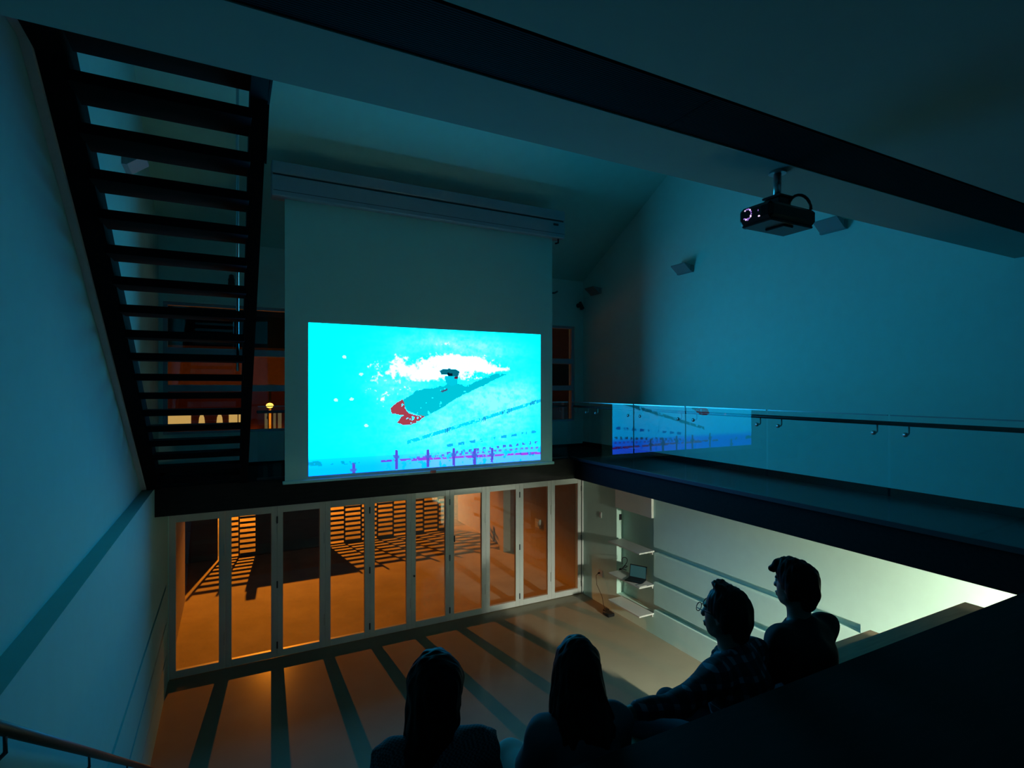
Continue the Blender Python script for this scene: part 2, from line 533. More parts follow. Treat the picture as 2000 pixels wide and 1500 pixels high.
# pale strip between wall and stringer
poly = [(SY0 - .14, SZ0 + .02), (SY0 + .0, SZ0 + .02), (SYT, zl(SYT) + .06), (CY + .01, zl(SYT) + .06), (CY + .01, zl(SYT) - .02), (SYT - .03, zl(SYT) - .02)]
w = MB().prism(poly, 'x', XLU + .002, SX0 - .001).build('wall_strip', 'trim', stair)
w['label'] = 'pale strip along the wall side of the stairs'
# steel hanger rod that carries the inner stringer
r = MB().tube([(.068, 6.15, zl(6.15) + .0), (.068, 6.15, roof_z(6.15) + .02)], .014, 10).build('hanger_rod', 'steel', stair, True)
r['label'] = 'thin steel hanger rod'

# wall handrail of the lower steps (bottom left corner)
hr = tag(empty('wall_handrail', (XL + .08, 4.0, 1.5)), 'brown round handrail on brackets descending the lower left wall', 'handrail')
y0, y1 = 1.7, 7.2
def hz(y): return 3.25 - .66 * (y - 2.81)
MB().tube([(XL + .085, y0, hz(y0)), (XL + .085, y1, hz(y1))], .024, 14).build('rail', mat('rail_timber', (0.10, 0.035, 0.02), .45), hr, True)
for y in (2.78, 4.2, 5.6, 6.9):
    MB().tube([(XL + .085, y, hz(y) - .01), (XL + .085, y, hz(y) - .09), (XL + .06, y, hz(y) - .115), (XL, y, hz(y) - .12)], .009, 8).build('bracket', 'dark_steel', hr, True)

# ------------------------------------------------------------------ glass railings
GH = MZ + 1.03
def railing_y(name, label, x, y0, y1, joints):
    e = tag(empty(name, (x, (y0 + y1) / 2, MZ)), label, 'railing')
    js = [y0] + joints + [y1]
    for a, b in zip(js[:-1], js[1:]):
        box('glass_panel', 'railglass', x, x + .0015, a + .012, b - .012, MZ - .02, GH, e)
        box('panel_cap', 'steel', x - .006, x + .008, a + .012, b - .012, GH, GH + .012, e)
        for s, yy in ((1, a + .14), (-1, b - .14)):
            MB().tube([(x, yy, GH - .17), (x + .05, yy, GH - .17), (x + .065, yy, GH - .155), (x + .065, yy, GH - .085)], .008, 8).build('bracket', 'steel', e, True)
            MB().tube([(x - .006, yy, GH - .17), (x + .010, yy, GH - .17)], .022, 12).build('bracket_disc', 'steel', e, True)
    MB().tube([(x + .065, y0, GH - .075), (x + .065, y1, GH - .075)], .021, 12).build('handrail', 'dark_steel', e, True)
    box('base_shoe', 'dark_steel', x - .02, x + .02, y0, y1, MZ - .02, MZ + .03, e)
    return e
def railing_x(name, label, y, x0, x1, joints):
    e = tag(empty(name, ((x0 + x1) / 2, y, MZ)), label, 'railing')
    js = [x0] + joints + [x1]
    for a, b in zip(js[:-1], js[1:]):
        box('glass_panel', 'railglass', a + .012, b - .012, y, y + .0015, MZ - .02, GH, e)
        box('panel_cap', 'steel', a + .012, b - .012, y - .006, y + .008, GH, GH + .012, e)
        for xx in (a + .14, b - .14):
            MB().tube([(xx, y, GH - .17), (xx, y + .05, GH - .17), (xx, y + .065, GH - .155), (xx, y + .065, GH - .085)], .008, 8).build('bracket', 'steel', e, True)
    MB().tube([(x0, y + .065, GH - .075), (x1, y + .065, GH - .075)], .021, 12).build('handrail', 'dark_steel', e, True)
    box('base_shoe', 'dark_steel', x0, x1, y - .02, y + .02, MZ - .02, MZ + .03, e)
    return e
railing_y('glass_railing', 'long frameless glass railing with round handrail on the right walkway', WX - .05, .35, BY + .05, [1.45, 2.92, 4.24, 5.52, 6.60, 7.75])
railing_x('glass_railing', 'glass railing on the bridge half hidden behind the projection screen', BY + .08, SX1 + .12, WX - .09, [1.35, 2.7, 4.1])

# ------------------------------------------------------------------ projection screen and its picture
PY = 8.13
scr = tag(empty('projection_screen', (2.86, PY, 3.26)), 'large pull-down white projection screen showing a cyan swimming picture', 'projection screen')
FX0, FX1, FZ0, FZ1 = .675, 5.03, 3.29, 7.34
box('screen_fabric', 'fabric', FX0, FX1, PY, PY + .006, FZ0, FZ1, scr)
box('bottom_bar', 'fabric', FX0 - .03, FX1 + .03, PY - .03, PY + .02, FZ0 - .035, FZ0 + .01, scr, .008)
box('pull_tag', 'red', 2.78, 2.87, PY - .034, PY - .028, FZ0 - .03, FZ0 + .012, scr)
cs = box('case', 'case', .50, 5.22, PY - .12, PY + .12, 7.22, 7.50, scr, .012)
MB().box(.50, 5.22, PY - .125, PY + .12, 7.525, 7.69, .012).build('case_top', 'case', scr)
box('case_seam', 'black', .52, 5.20, PY - .10, PY + .11, 7.495, 7.53, scr)
box('case_seam', 'black', .52, 5.20, PY - .1215, PY - .119, 7.285, 7.292, scr)
for x in (1.2, 4.5):
    box('ceiling_bracket', 'steel', x - .03, x + .03, PY + .115, 8.92, 7.56, 7.62, scr)
box('end_catch', 'black', 4.98, 5.08, PY - .135, PY - .11, 7.42, 7.455, scr, .004)
MB().tube([(5.13, PY - .04, 7.22), (5.13, PY - .04, 7.15), (5.07, PY - .04, 7.13)], .016, 8).build('cord_hook', 'black', scr, True)
MB().tube([(FX1 - .02, PY + .03, 6.27), (FX1 + .08, PY + .05, 6.28), (FX1 + .14, PY + .05, 6.31)], .016, 8).build('side_hook', 'black', scr, True)

# the picture: a swimmer under water, lane ropes and a railing, drawn in numbers
W, H = 352, 198
PX0, PX1, PZ0, PZ1 = .985, 4.79, 3.345, 5.52
def vnoise(w, h, cell, seed):
    r = np.random.default_rng(seed)
    gw, gh = int(w / cell) + 3, int(h / cell) + 3
    g = r.random((gh, gw))
    ys, xs = np.mgrid[0:h, 0:w] / cell
    xi, yi = xs.astype(int), ys.astype(int)
    fx, fy = xs - xi, ys - yi
    fx = fx * fx * (3 - 2 * fx); fy = fy * fy * (3 - 2 * fy)
    return (g[yi, xi] * (1 - fx) + g[yi, xi + 1] * fx) * (1 - fy) + (g[yi + 1, xi] * (1 - fx) + g[yi + 1, xi + 1] * fx) * fy
def fbm(cell, seed):
    return .5 * vnoise(W, H, cell, seed) + .3 * vnoise(W, H, cell / 2, seed + 1) + .2 * vnoise(W, H, cell / 4, seed + 2)
yy, xx = np.mgrid[0:H, 0:W]
U, V = (xx + .5) / W, (yy + .5) / H
def uv(x, y):                      # measured points of the picture to 0..1
    u = (x - 73) / 1513.0
    top, bot = 103 + 77 * u, 1105 - 118 * u
    return (u, (y - top) / (bot - top))
def inpoly(pts, raw=True, warp=0.0, seed=1):
    P = [uv(*p) for p in pts] if raw else pts
    u, v = U, V
    if warp:
        u = U + (fbm(9, seed) - .5) * warp; v = V + (fbm(9, seed + 7) - .5) * warp * 1.7
    ins = np.zeros((H, W), bool)
    for (x1, y1), (x2, y2) in zip(P, P[1:] + P[:1]):
        c = ((y1 > v) != (y2 > v)) & (u < (x2 - x1) * (v - y1) / (y2 - y1 + 1e-12) + x1)
        ins ^= c
    return ins
def blob(x, y, rx, ry):
    u, v = uv(x, y)
    return np.exp(-(((U - u) / (rx / 1513.)) ** 2 + ((V - v) / (ry / 950.)) ** 2))
RGB = np.zeros((H, W, 3))
RGB[..., 1] = 0.99 - .0 * V
RGB[..., 2] = 1.0
def crisp(n): return np.clip((n - .5) * 2.4 + .5, 0, 1)
n1, n2, n3 = crisp(fbm(20, 3)), crisp(fbm(7, 11)), crisp(fbm(3.2, 21))
nf = .45 * n2 + .35 * n3 + .20 * n1
# pale water
pale = .62 * blob(1000, 800, 480, 170) + .5 * blob(1150, 600, 330, 120) + .55 * blob(900, 230, 330, 80) + .5 * blob(600, 480, 210, 170) + .45 * blob(1180, 300, 260, 90) + .35 * blob(1400, 560, 200, 160)
streak = crisp(vnoise(W, H, 30, 77) * .5 + vnoise(W, H * 3, 12, 78)[::3] * .5)
RGB[..., 0] += np.clip(pale * (.25 + .55 * nf + .35 * streak), 0, .55)
# foam
foam = 1.25 * blob(930, 345, 200, 42) + 1.15 * blob(1080, 375, 170, 60) + .95 * blob(860, 430, 160, 55) + 1.0 * blob(1270, 405, 115, 22) + .80 * blob(600, 385, 130, 60) + .72 * blob(700, 470, 150, 70) + .55 * blob(480, 590, 110, 50) + .5 * blob(470, 450, 80, 50) + .35 * blob(930, 240, 120, 30)
f = np.clip((foam * .95 + (nf - .5) * 1.7 * np.clip(1.35 - foam, 0, 1) - .50) * 2.6, 0, 1) * (foam > .12)
RGB[..., 0] = np.maximum(RGB[..., 0], f)
teal = np.array([0.0, .78, .86])
def paint(mask, col, a=1.0):
    RGB[mask] = RGB[mask] * (1 - a) + np.array(col) * a
# swimmer
body = inpoly([(615, 610), (700, 545), (760, 530), (880, 515), (930, 470), (985, 505), (1030, 515), (1150, 460), (1240, 428), (1330, 432), (1240, 470), (1130, 520), (1010, 570), (940, 610), (850, 670), (760, 715), (700, 700), (640, 680)], warp=.010, seed=31)
paint(body & (nf > .16), teal)
paint(inpoly([(885, 450), (940, 440), (975, 460), (970, 500), (930, 515), (890, 490)]), (0.0, .80, .90))
paint(inpoly([(850, 415), (880, 400), (960, 403), (985, 420), (975, 455), (945, 450), (905, 440), (860, 440)], warp=.004, seed=41), (0.02, .42, .50))
paint(inpoly([(900, 425), (935, 432), (940, 450), (905, 446)]), (0.0, .10, .16))
paint(inpoly([(950, 455), (975, 452), (972, 468), (950, 466)]), (0.35, .10, .22))
paint(inpoly([(855, 548), (900, 530), (905, 540), (870, 556)]), (.25, .35, .5))
red = (0.66, .25, .31)
paint(inpoly([(612, 598), (572, 628), (535, 660), (545, 692), (592, 704), (660, 706), (628, 655), (618, 620)], warp=.006, seed=51) & (nf > .2), red)
paint(inpoly([(640, 690), (605, 716), (580, 755), (620, 772), (690, 764), (760, 713), (700, 706)], warp=.006, seed=61) & (nf > .2), red)
# lane ropes
def rope(p, q, wpx, col, dash=None, duty=.6, a=.9):
    (u1, v1), (u2, v2) = uv(*p), uv(*q)
    t = (U - u1) / (u2 - u1)
    m = (t > 0) & (t < 1) & (abs(V - (v1 + (v2 - v1) * t)) < wpx / 950.)
    if dash: m &= ((t * dash) % 1.0) < duty
    paint(m & (nf > .33), col, a)
rope((640, 885), (1588, 605), 13, (0.0, .86, .93))
for c, w_ in ((1150, 50), (1330, 80), (1545, 80), (910, 40)):
    y = 885 - (c - 640) * 280 / 948.
    rope((c - w_ / 2, y + w_ * .15 - 4), (c + w_ / 2, y - w_ * .15 - 4), 17, (0.10, .52, .75), 6 if w_ > 60 else 4, .5)
rope((900, 905), (1588, 800), 11, (0.05, .70, .95), 9, .55)
rope((900, 955), (1588, 870), 10, (.25, .45, .92), 14, .5)
rope((700, 985), (1588, 905), 7, (.30, .50, .95), 22, .5)
rope((480, 1008), (1588, 943), 8, (.42, .38, .92))
# lower zone: pool edge and posts
low = np.clip((V - .86) / .10, 0, 1) * np.clip(1.2 - .2 * U, 0, 1)
RGB[..., 1] -= low * .17 * (U < 2)
RGB[..., 0] += low * .32 * np.clip((U - .24) * 4, 0, 1) * (n2 > .2)
for (px, ya, yb) in ((320, 1020, 1085), (575, 935, 1060), (775, 930, 1045), (945, 920, 1035), (1090, 920, 1025), (1215, 915, 1010)):
    paint(inpoly([(px - 9, ya), (px + 9, ya), (px + 9, yb), (px - 9, yb)], warp=.004, seed=px), (.35, .32, .85))
    paint(inpoly([(px - 20, ya + 35), (px + 20, ya + 35), (px + 16, ya + 55), (px - 16, ya + 55)], warp=.006, seed=px + 3), (.28, .42, .88), .8)
paint((blob(150, 1020, 90, 16) > .35) & (n2 > .5), (0.0, .66, .86), .8)
paint((blob(300, 1015, 60, 14) > .35) & (n2 > .5), (0.0, .66, .86), .8)
for (px, py) in ((270, 326), (365, 438), (310, 602), (222, 608), (395, 775)):
    RGB[..., 0] = np.maximum(RGB[..., 0], (blob(px, py, 12, 10) > .4) * .8)
RGB = np.clip(RGB, 0, 1)
lin = np.where(RGB <= .04045, RGB / 12.92, ((RGB + .055) / 1.055) ** 2.4)
# bright water clips in the photograph: there the light is stronger than white
sg = np.clip((RGB[..., 1] - .93) / .06, 0, 1); sb = np.clip((RGB[..., 2] - .93) / .06, 0, 1)
fade = np.clip(1.15 - .55 * V, .5, 1.2)
lin[..., 1] *= 1 + (PICTURE_GREEN * fade - 1) * sg
lin[..., 2] *= 1 + (PICTURE_BLUE - 1) * sb
lin[..., 1] = np.where(sg > .5, np.maximum(lin[..., 1], 1.02), lin[..., 1])
xs = np.linspace(PX0, PX1, W + 1); zs = np.linspace(PZ1, PZ0, H + 1)
pv = [(x, 0, z) for z in zs for x in xs]
pf = [(r_ * (W + 1) + c, (r_ + 1) * (W + 1) + c, (r_ + 1) * (W + 1) + c + 1, r_ * (W + 1) + c + 1) for r_ in range(H) for c in range(W)]
me = bpy.data.meshes.new('projected_picture')
org = Vector(((PX0 + PX1) / 2, PY - .002, PZ0))
me.from_pydata([(p[0] - org.x, 0, p[2] - org.z) for p in pv], [], pf)
me.materials.append(M['picture'])
ca = me.color_attributes.new('picture', 'FLOAT_COLOR', 'CORNER')
ca.data.foreach_set('color', np.concatenate([np.repeat(lin.reshape(-1, 3), 4, axis=0), np.ones((W * H * 4, 1))], axis=1).astype(np.float32).ravel())
pic = link('projected_picture', me, org, scr)
pic['label'] = 'bright cyan picture of a swimmer under water with lane ropes'

# ------------------------------------------------------------------ projector hanging from the ceiling
px, py, pz = 2.93, 2.16, 5.56
pj = tag(empty('projector', (px, py, pz)), 'black ceiling-mounted projector with glowing purple vents', 'projector')
MB().box(px - .21, px + .21, py - .115, py + .115, pz + .012, pz + .115, .024).build('body', 'black', pj)
MB().box(px - .19, px + .19, py - .10, py + .10, pz, pz + .014, .004).build('base_plate', 'black', pj)
MB().box(px - .05, px + .04, py - .08, py + .05, pz - .012, pz + .002, .005).build('lamp_hatch', 'black', pj)
MB().tube([(px - .09, py + .11, pz + .064), (px - .09, py + .16, pz + .064)], [.045, .04], 18).build('lens', 'black', pj, True)
ring = []
vc = (px - .210, py + .045, pz + .066)
for k in range(11):
    a = 2 * PI * k / 14 + 1.0
    MB().sphere((vc[0], vc[1] + .028 * math.cos(a), vc[2] + .030 * math.sin(a)), (.003, .0045 + .003 * random.random(), .004 + .005 * random.random()), 8, 5).build('vent_glow', 'purple' if k % 3 else 'whiteglow', pj, True)
MB().sphere((px - .209, py - .035, pz + .036), (.003, .008, .005), 8, 5).build('vent_glow', 'whiteglow', pj, True)
MB().sphere((px - .209, py - .030, pz + .070), (.002, .003, .007), 8, 5).build('vent_glow', 'purple', pj, True)
for k in range(8):
    box('vent_slat', 'dark_steel', px - .2135, px - .205, py - .095 + k * .006, py - .092 + k * .006, pz + .03, pz + .09, pj)
MB().box(px - .055, px + .055, py - .055, py + .055, pz + .113, pz + .175, .008).build('mount_plate', 'dark_steel', pj)
MB().box(px - .062, px + .062, py - .062, py + .062, pz + .175, pz + .188, .004).build('mount_plate', 'dark_steel', pj)
MB().tube([(px, py, pz + .185), (px, py, CZ)], .022, 14).build('mount_pole', 'steel', pj, True)
MB().tube([(px, py, CZ - .012), (px, py, CZ)], .05, 18).build('ceiling_flange', 'steel', pj)
arc = [(px + .10 - .07 * math.cos(t), py - .05 - .05 * (1 - math.cos(t)) * .5, pz + .11 + .085 * math.sin(t)) for t in np.linspace(0, PI, 12)]
MB().tube(arc, .009, 8).build('cable', 'black', pj, True)

# ------------------------------------------------------------------ wall lamps and spots
def wall_lamp(y, z, side, label):
    x = XR if side > 0 else XLU
    e = tag(empty('wall_lamp', (x, y, z - .08)), label, 'wall lamp', 'unlit white wall lamps')
    s = -side
    MB().prism([(x, z - .06), (x, z + .06), (x + s * .05, z + .06), (x + s * .05, z - .06)] if s > 0 else [(x, z - .06), (x + s * .05, z - .06), (x + s * .05, z + .06), (x, z + .06)], 'y', y - .17, y + .17).build('back_box', 'lampwhite', e)
    MB().prism([(x + s * .05, z + .06), (x + s * .20, z + .085), (x + s * .20, z + .065), (x + s * .05, z - .05)], 'y', y - .16, y + .16).build('shade', 'lampwhite', e)
    return e
wall_lamp(4.33, 6.69, 1, 'unlit white wall lamp on the right wall just behind the projector')
wall_lamp(6.92, 6.63, 1, 'unlit white wall lamp in the middle of the right wall')
wall_lamp(9.50, 6.66, 1, 'unlit white wall lamp in the dark corner right of the screen')
wall_lamp(6.92, 6.95, -1, 'unlit white wall lamp on the left wall behind the stairs')
def spot(x, z, label):
    e = tag(empty('spot_lamp', (x, YB, z)), label, 'spotlight', 'small dark spotlights on the back wall')
    MB().tube([(x, YB, z), (x, YB - .02, z)], .05, 14).build('base', 'dark_steel', e, True)
    MB().tube([(x, YB - .02, z), (x, YB - .10, z)], .012, 8).build('arm', 'dark_steel', e, True)
    MB().tube([(x, YB - .08, z + .06), (x, YB - .16, z - .09)], [.035, .05], 14).build('head', 'black', e, True)
spot(6.86, 6.42, 'small dark spotlight in the corner right of the screen')
spot(.02, 6.36, 'small dark spotlight on the back wall seen through the stairs')

# ------------------------------------------------------------------ tube light under the walkway
tl = tag(empty('ceiling_lamp', (6.10, -.90, SOF - .12)), 'twin fluorescent tube lamp under the walkway at the right', 'lamp')
box('housing', 'lampwhite', 6.00, 6.20, -1.75, -.05, SOF - .05, SOF, tl, .006)
for x in (6.05, 6.15):
    MB().tube([(x, -1.70, SOF - .085), (x, -.10, SOF - .085)], .019, 10).build('tube', 'tube', tl, True)
    for y in (-1.71, -.09):
        box('socket', 'lampwhite', x - .015, x + .015, y - .02, y + .02, SOF - .105, SOF - .049, tl)

tl2 = tag(empty('ceiling_lamp', (6.22, 1.10, SOF - .12)), 'unseen weaker tube lamp added under the walkway to light the seating steps', 'lamp')  # second lamp added out of view so that light reaches the steps
box('housing', 'lampwhite', 6.16, 6.28, .72, 1.48, SOF - .05, SOF, tl2, .006)
MB().tube([(6.22, .76, SOF - .085), (6.22, 1.44, SOF - .085)], .016, 10).build('tube', 'tube_added', tl2, True)
for y in (.75, 1.45):
    box('socket', 'lampwhite', 6.205, 6.235, y - .02, y + .02, SOF - .105, SOF - .049, tl2)

# ------------------------------------------------------------------ shelf niche with laptop
NY0, NY1 = 7.73, 8.66
for z, l in ((1.56, 'top white wall shelf above the laptop'), (.93, 'white wall shelf that carries the laptop'), (.40, 'lowest white wall shelf near the floor')):
    e = tag(empty('wall_shelf', (XR - .17, 8.2, z - .03)), l, 'shelf', 'white shelves at the right wall')
    box('board', 'plate', XR - .345, XR + .02, NY0, NY1, z - .028, z, e, .003)
    box('bracket_rail', 'plate', XR - .02, XR - .001, NY0 + .02, NY1 - .02, z - .075, z - .029, e)
cb = tag(empty('wall_cabinet', (XR - .03, 8.2, 2.17)), 'flat white wall cabinet above the shelf niche', 'cabinet')
box('body', 'plate', XR - .055, XR - .001, NY0, 8.80, 2.17, 2.915, cb, .003)
for z in (1.95, 1.40, 1.05):
    s = tag(empty('socket_plate', (XR + .09, 8.80, z - .07)), {1.95: 'black slot plate in the niche side above the top shelf', 1.40: 'black slot plate in the niche side behind the laptop', 1.05: 'black slot plate in the niche side just below the laptop shelf'}[z], 'socket', 'black slot plates')
    zz = z if z != 1.05 else .84
    box('plate', 'black', XR + .06, XR + .12, 8.805, 8.819, zz - .06, zz + .06, s, .003)
    box('slot', 'dark_steel', XR + .08, XR + .10, 8.80, 8.806, zz - .04, zz + .04, s)
# laptop
lx, ly, lz = XR - .16, 8.05, .931
lp = tag(empty('laptop', (lx, ly, lz)), 'open black laptop with dim teal screen on the wall shelf', 'laptop')
def rot(pts, a, c):
    ca_, sa_ = math.cos(a), math.sin(a)
    return [(c[0] + (p[0] - c[0]) * ca_ - (p[1] - c[1]) * sa_, c[1] + (p[0] - c[0]) * sa_ + (p[1] - c[1]) * ca_, p[2]) for p in pts]
LA = math.radians(62)       # screen faces left and towards the seats
def lpart(name, m, x0, x1, y0, y1, z0, z1, lean=0.0, bev=.003, parent=None):
    mb = MB().box(x0, x1, y0, y1, z0, z1, bev)
    pts = []
    for p in mb.v:
        yy_ = p[1] + (p[2]) * lean
        pts.append((lx + p[0], ly + yy_, lz + p[2]))
    mb.v = rot(pts, -LA, (lx, ly))
    return mb.build(name, m, parent or lp)
base = lpart('keyboard_base', 'black', -.17, .17, -.13, .11, 0, .018)
for r_ in range(5):
    for c in range(11):
        lpart('key', 'key', -.15 + c * .0275, -.127 + c * .0275, -.04 + r_ * .027, -.018 + r_ * .027, .018, .021, 0, 0, base)
lid = lpart('lid', 'black', -.17, .17, .10, .112, .015, .25, .18)
lpart('screen', 'laptop_screen', -.155, .155, .096, .0995, .03, .235, .18, 0, lid)
pp = tag(box('booklet', 'paper', XR - .33, XR - .16, 7.74, 7.84, .931, .942, None, .002), 'pale booklet lying on the shelf beside the laptop', 'booklet')
cbm = MB()
pts = []
for t in np.linspace(0, 1, 40):
    a = t * 5 * PI
    pts.append((XR - .06 + .05 * math.cos(a), 8.50 + .06 * math.sin(a), .95 + .30 * t * abs(math.sin(a * .37)) + .02))
cbm.tube(pts, .007, 6)
tag(cbm.build('laptop_cable', 'black', None, True), 'tangled dark cable behind the laptop in the niche', 'cable')
# power brick on the floor with its cord to the wall
wp = tag(empty('wall_socket', (XR - .01, 9.35, .58)), 'white socket plate low on the right wall with a plug', 'socket')
box('plate', 'plate', XR - .012, XR, 9.28, 9.42, .58, .72, wp, .003)
MB().tube([(XR - .012, 9.38, .65), (XR - .05, 9.38, .65)], .018, 10).build('plug', 'black', wp, True)
sw = tag(empty('light_switch', (XR - .01, 9.35, 1.83)), 'small white switch plate on the wall left of the shelves', 'switch')
box('plate', 'plate', XR - .010, XR, 9.32, 9.40, 1.83, 1.95, sw, .003)
box('rocker', 'plate', XR - .014, XR - .009, 9.34, 9.38, 1.86, 1.92, sw, .002)
pb = tag(empty('power_brick', (6.78, 8.82, 0)), 'black power brick on the floor with a thin cord', 'adapter')
box('brick', 'black', 6.70, 6.86, 8.70, 8.90, 0.001, .07, pb, .012)
box('adapter', 'black', 6.80, 6.90, 8.92, 9.02, 0.001, .06, pb, .010)
MB().tube([(XR - .05, 9.38, .65), (XR - .09, 9.40, .60), (XR - .10, 9.36, .42), (XR - .07, 9.22, .22), (XR - .10, 9.12, .06), (6.84, 9.0, .035)], .006, 6).build('cord', 'black', pb, True)

# ------------------------------------------------------------------ outside: patio, fence, street
FY = 16.5
struct(box('patio_ground', 'concrete', -6, 16, YB + .25, FY + .3, -.2, 0.0), 'orange lit paved patio outside the folding doors')
struct(box('street', 'road', -40, 60, FY + .3, 60, -.25, -.02), 'street beyond the patio fence')
struct(box('patio_wall_left', 'patio_wall', XL - .35, XL, YB + .25, 13.6, 0, 2.9))
struct(box('patio_wall_right', 'patio_wall', XR, XR + .3, YB + .32, 17.5, 0, 2.9), 'brown rendered patio wall on the right')
struct(box('patio_column', 'patio_wall', XR - .22, XR, 13.55, 13.85, 0, 2.9), 'square column on the right patio wall')
eb = tag(empty('outdoor_socket', (XR - .03, 11.95, 1.03)), 'pale square electric box on the right patio wall', 'electric box')
box('box', 'plate', XR - .06, XR, 11.84, 12.06, 1.03, 1.25, eb, .006)
box('cover', 'plate', XR - .075, XR - .06, 11.88, 12.02, 1.08, 1.20, eb, .004)

def slat_fence(name, label, x0, x1, bays, top):
    e = tag(empty(name, ((x0 + x1) / 2, FY, 0)), label, 'fence')
    bw = (x1 - x0) / bays
    me_s = None
    for i in range(bays + 1):
        box('post', 'fence', x0 + bw * i - .018, x0 + bw * i + .018, FY - .03, FY + .03, 0, top, e)
    n = int(top / .142)
    for i in range(bays):
        off = .03 if i % 2 else .095
        for k in range(n):
            z = off + k * .142
            xa, xb = x0 + bw * i + .02, x0 + bw * (i + 1) - .02
            if me_s is None:
                o = box('slat', 'fence', xa, xb, FY - .012, FY + .012, z, z + .062, e)
                me_s = o.data
            else:
                link('slat', me_s, ((xa + xb) / 2, FY, z), e)
    box('bottom_rail', 'fence', x0, x1, FY - .015, FY + .015, 0.0, .028, e)
    return e
slat_fence('slat_fence', 'short slatted fence beside the solid gate panel left outside', -.20, .64, 2, 1.24)
slat_fence('slat_fence', 'long slatted fence across the patio behind the middle doors', 2.52, 6.4, 8, 1.24)
gp = tag(empty('gate_panel', (-.7, FY, 0)), 'dark solid gate panel at the far left of the patio', 'gate')
box('panel', 'fence', -1.6, -.29, FY - .03, FY + .03, 0, 1.26, gp, .004)
box('post', 'fence', -1.68, -1.6, FY - .05, FY + .05, 0, 1.3, gp)
struct(box('patio_gate_wall', 'fence', .80, 2.50, FY - .08, FY + .08, 0, 1.17), 'dark solid low wall between the two slatted fences')
struct(box('patio_pillar', 'fence', .66, .80, FY - .10, FY + .10, 0, 1.38))

lamp = tag(empty('street_lamp', (1.63, 27.2, 0)), 'street lamp post with small orange globe seen through the window', 'street lamp')
lm = mat('lamp_post_metal', (0.03, 0.028, 0.025), .7)
LX, LY = 1.63, 27.2
MB().tube([(LX, LY, -.02), (LX, LY, 4.70)], [.07, .05], 12).build('post', lm, lamp, True)
MB().sphere((LX - .02, LY - .16, 3.78), (.16, .16, .12), 14, 8).build('globe', 'sodium', lamp, True)
MB().tube([(LX, LY, 3.62), (LX - .02, LY - .16, 3.66)], .03, 8).build('globe_bracket', lm, lamp, True)
MB().tube([(LX, LY, 4.70), (1.5, 24.6, 4.70)], .04, 8).build('arm', lm, lamp, True)
MB().prism([(1.30, 4.62), (1.70, 4.62), (1.62, 4.72), (1.38, 4.72)], 'y', 23.9, 24.7).build('lamp_head', 'black', lamp)
ld = bpy.data.lights.new('sodium_light', 'SPOT')
ld.energy = STREET_POWER
ld.color = (1.0, 0.25, 0.012)
ld.spot_size = math.radians(157.8)
ld.spot_blend = 0.16
ld.shadow_soft_size = 0.06
lo = bpy.data.objects.new('sodium_light', ld)
C.objects.link(lo)
lo.location = (1.5, 24.2, 4.55)
lo.rotation_euler = (0, 0, 0)

# far houses
h1 = tag(empty('neighbour_house', (0, 33, 0)), 'brown house across the street with lit openings seen through the window', 'house')
box('upper_wall', 'facade', -12, 9, 33, 33.4, 4.6, 6.6, h1)
box('lower_wall', mat('dark_red_wall', (0.06, 0.014, 0.008), .9), -12, 9, 33.2, 33.5, 0, 4.6, h1)
MB().prism([(32.2, 6.5), (37, 8.8), (37, 9.0), (32.2, 6.75)], 'x', -13, 10).build('roof', 'roof', h1)
def lit(poly):
    MB().prism([(a, b) for a, b in poly], 'y', 33.12, 33.19).build('lit_opening', 'litwin', h1)
def hx(p): 
    u = (p - 1000) / 1058.; return 33.1 * (.4617 + u * .887) / (.887 - u * .4617)
def hzz(p, q):
    u = (p - 1000) / 1058.; return 4.6 + (757 - q) / 1058. * 33.1 / (.887 - u * .4617)
for (a, b) in ((325, 373),):
    lit([(hx(a), 2.5), (hx(b), 2.5), (hx(b), 3.25), (hx(a - 2), 3.25)])
for c in (394, 429):
    lit([(hx(c - 7), 2.5), (hx(c + 7), 2.5), (hx(c + 5), 3.0), (hx(c + 2), 3.2), (hx(c - 2), 3.2), (hx(c - 5), 3.0)])
lit([(hx(447), 2.55), (hx(464), 2.55), (hx(464), 3.2), (hx(447), 3.2)])
lit([(hx(466), 2.6), (hx(472), 2.6), (hx(472), 3.15), (hx(466), 3.15)])
dimwin = emit('dim_window_glow', (0.75, 0.5, 0.22), 0.16)
for a, b in ((517, 523), (534, 539), (543, 550)):
    MB().prism([(hx(a), 1.9), (hx(b), 1.9), (hx(b), 3.2), (hx(a), 3.2)], 'y', 33.12, 33.19).build('lit_opening', dimwin, h1)
h2 = tag(empty('neighbour_house', (20, 31, 0)), 'brown house seen through the window right of the screen', 'house')
box('upper_wall', 'facade', 16, 30, 31, 31.4, 6.5, 9.5, h2)
box('window_band', 'black', 16, 30, 31.05, 31.3, 4.6, 6.5, h2)
box('lower_wall', 'facade', 16, 30, 31, 31.4, 0, 4.6, h2)
for x in (18.9, 19.9):
    box('post', 'trim', x, x + .16, 30.9, 30.98, 1.5, 3.6, h2)

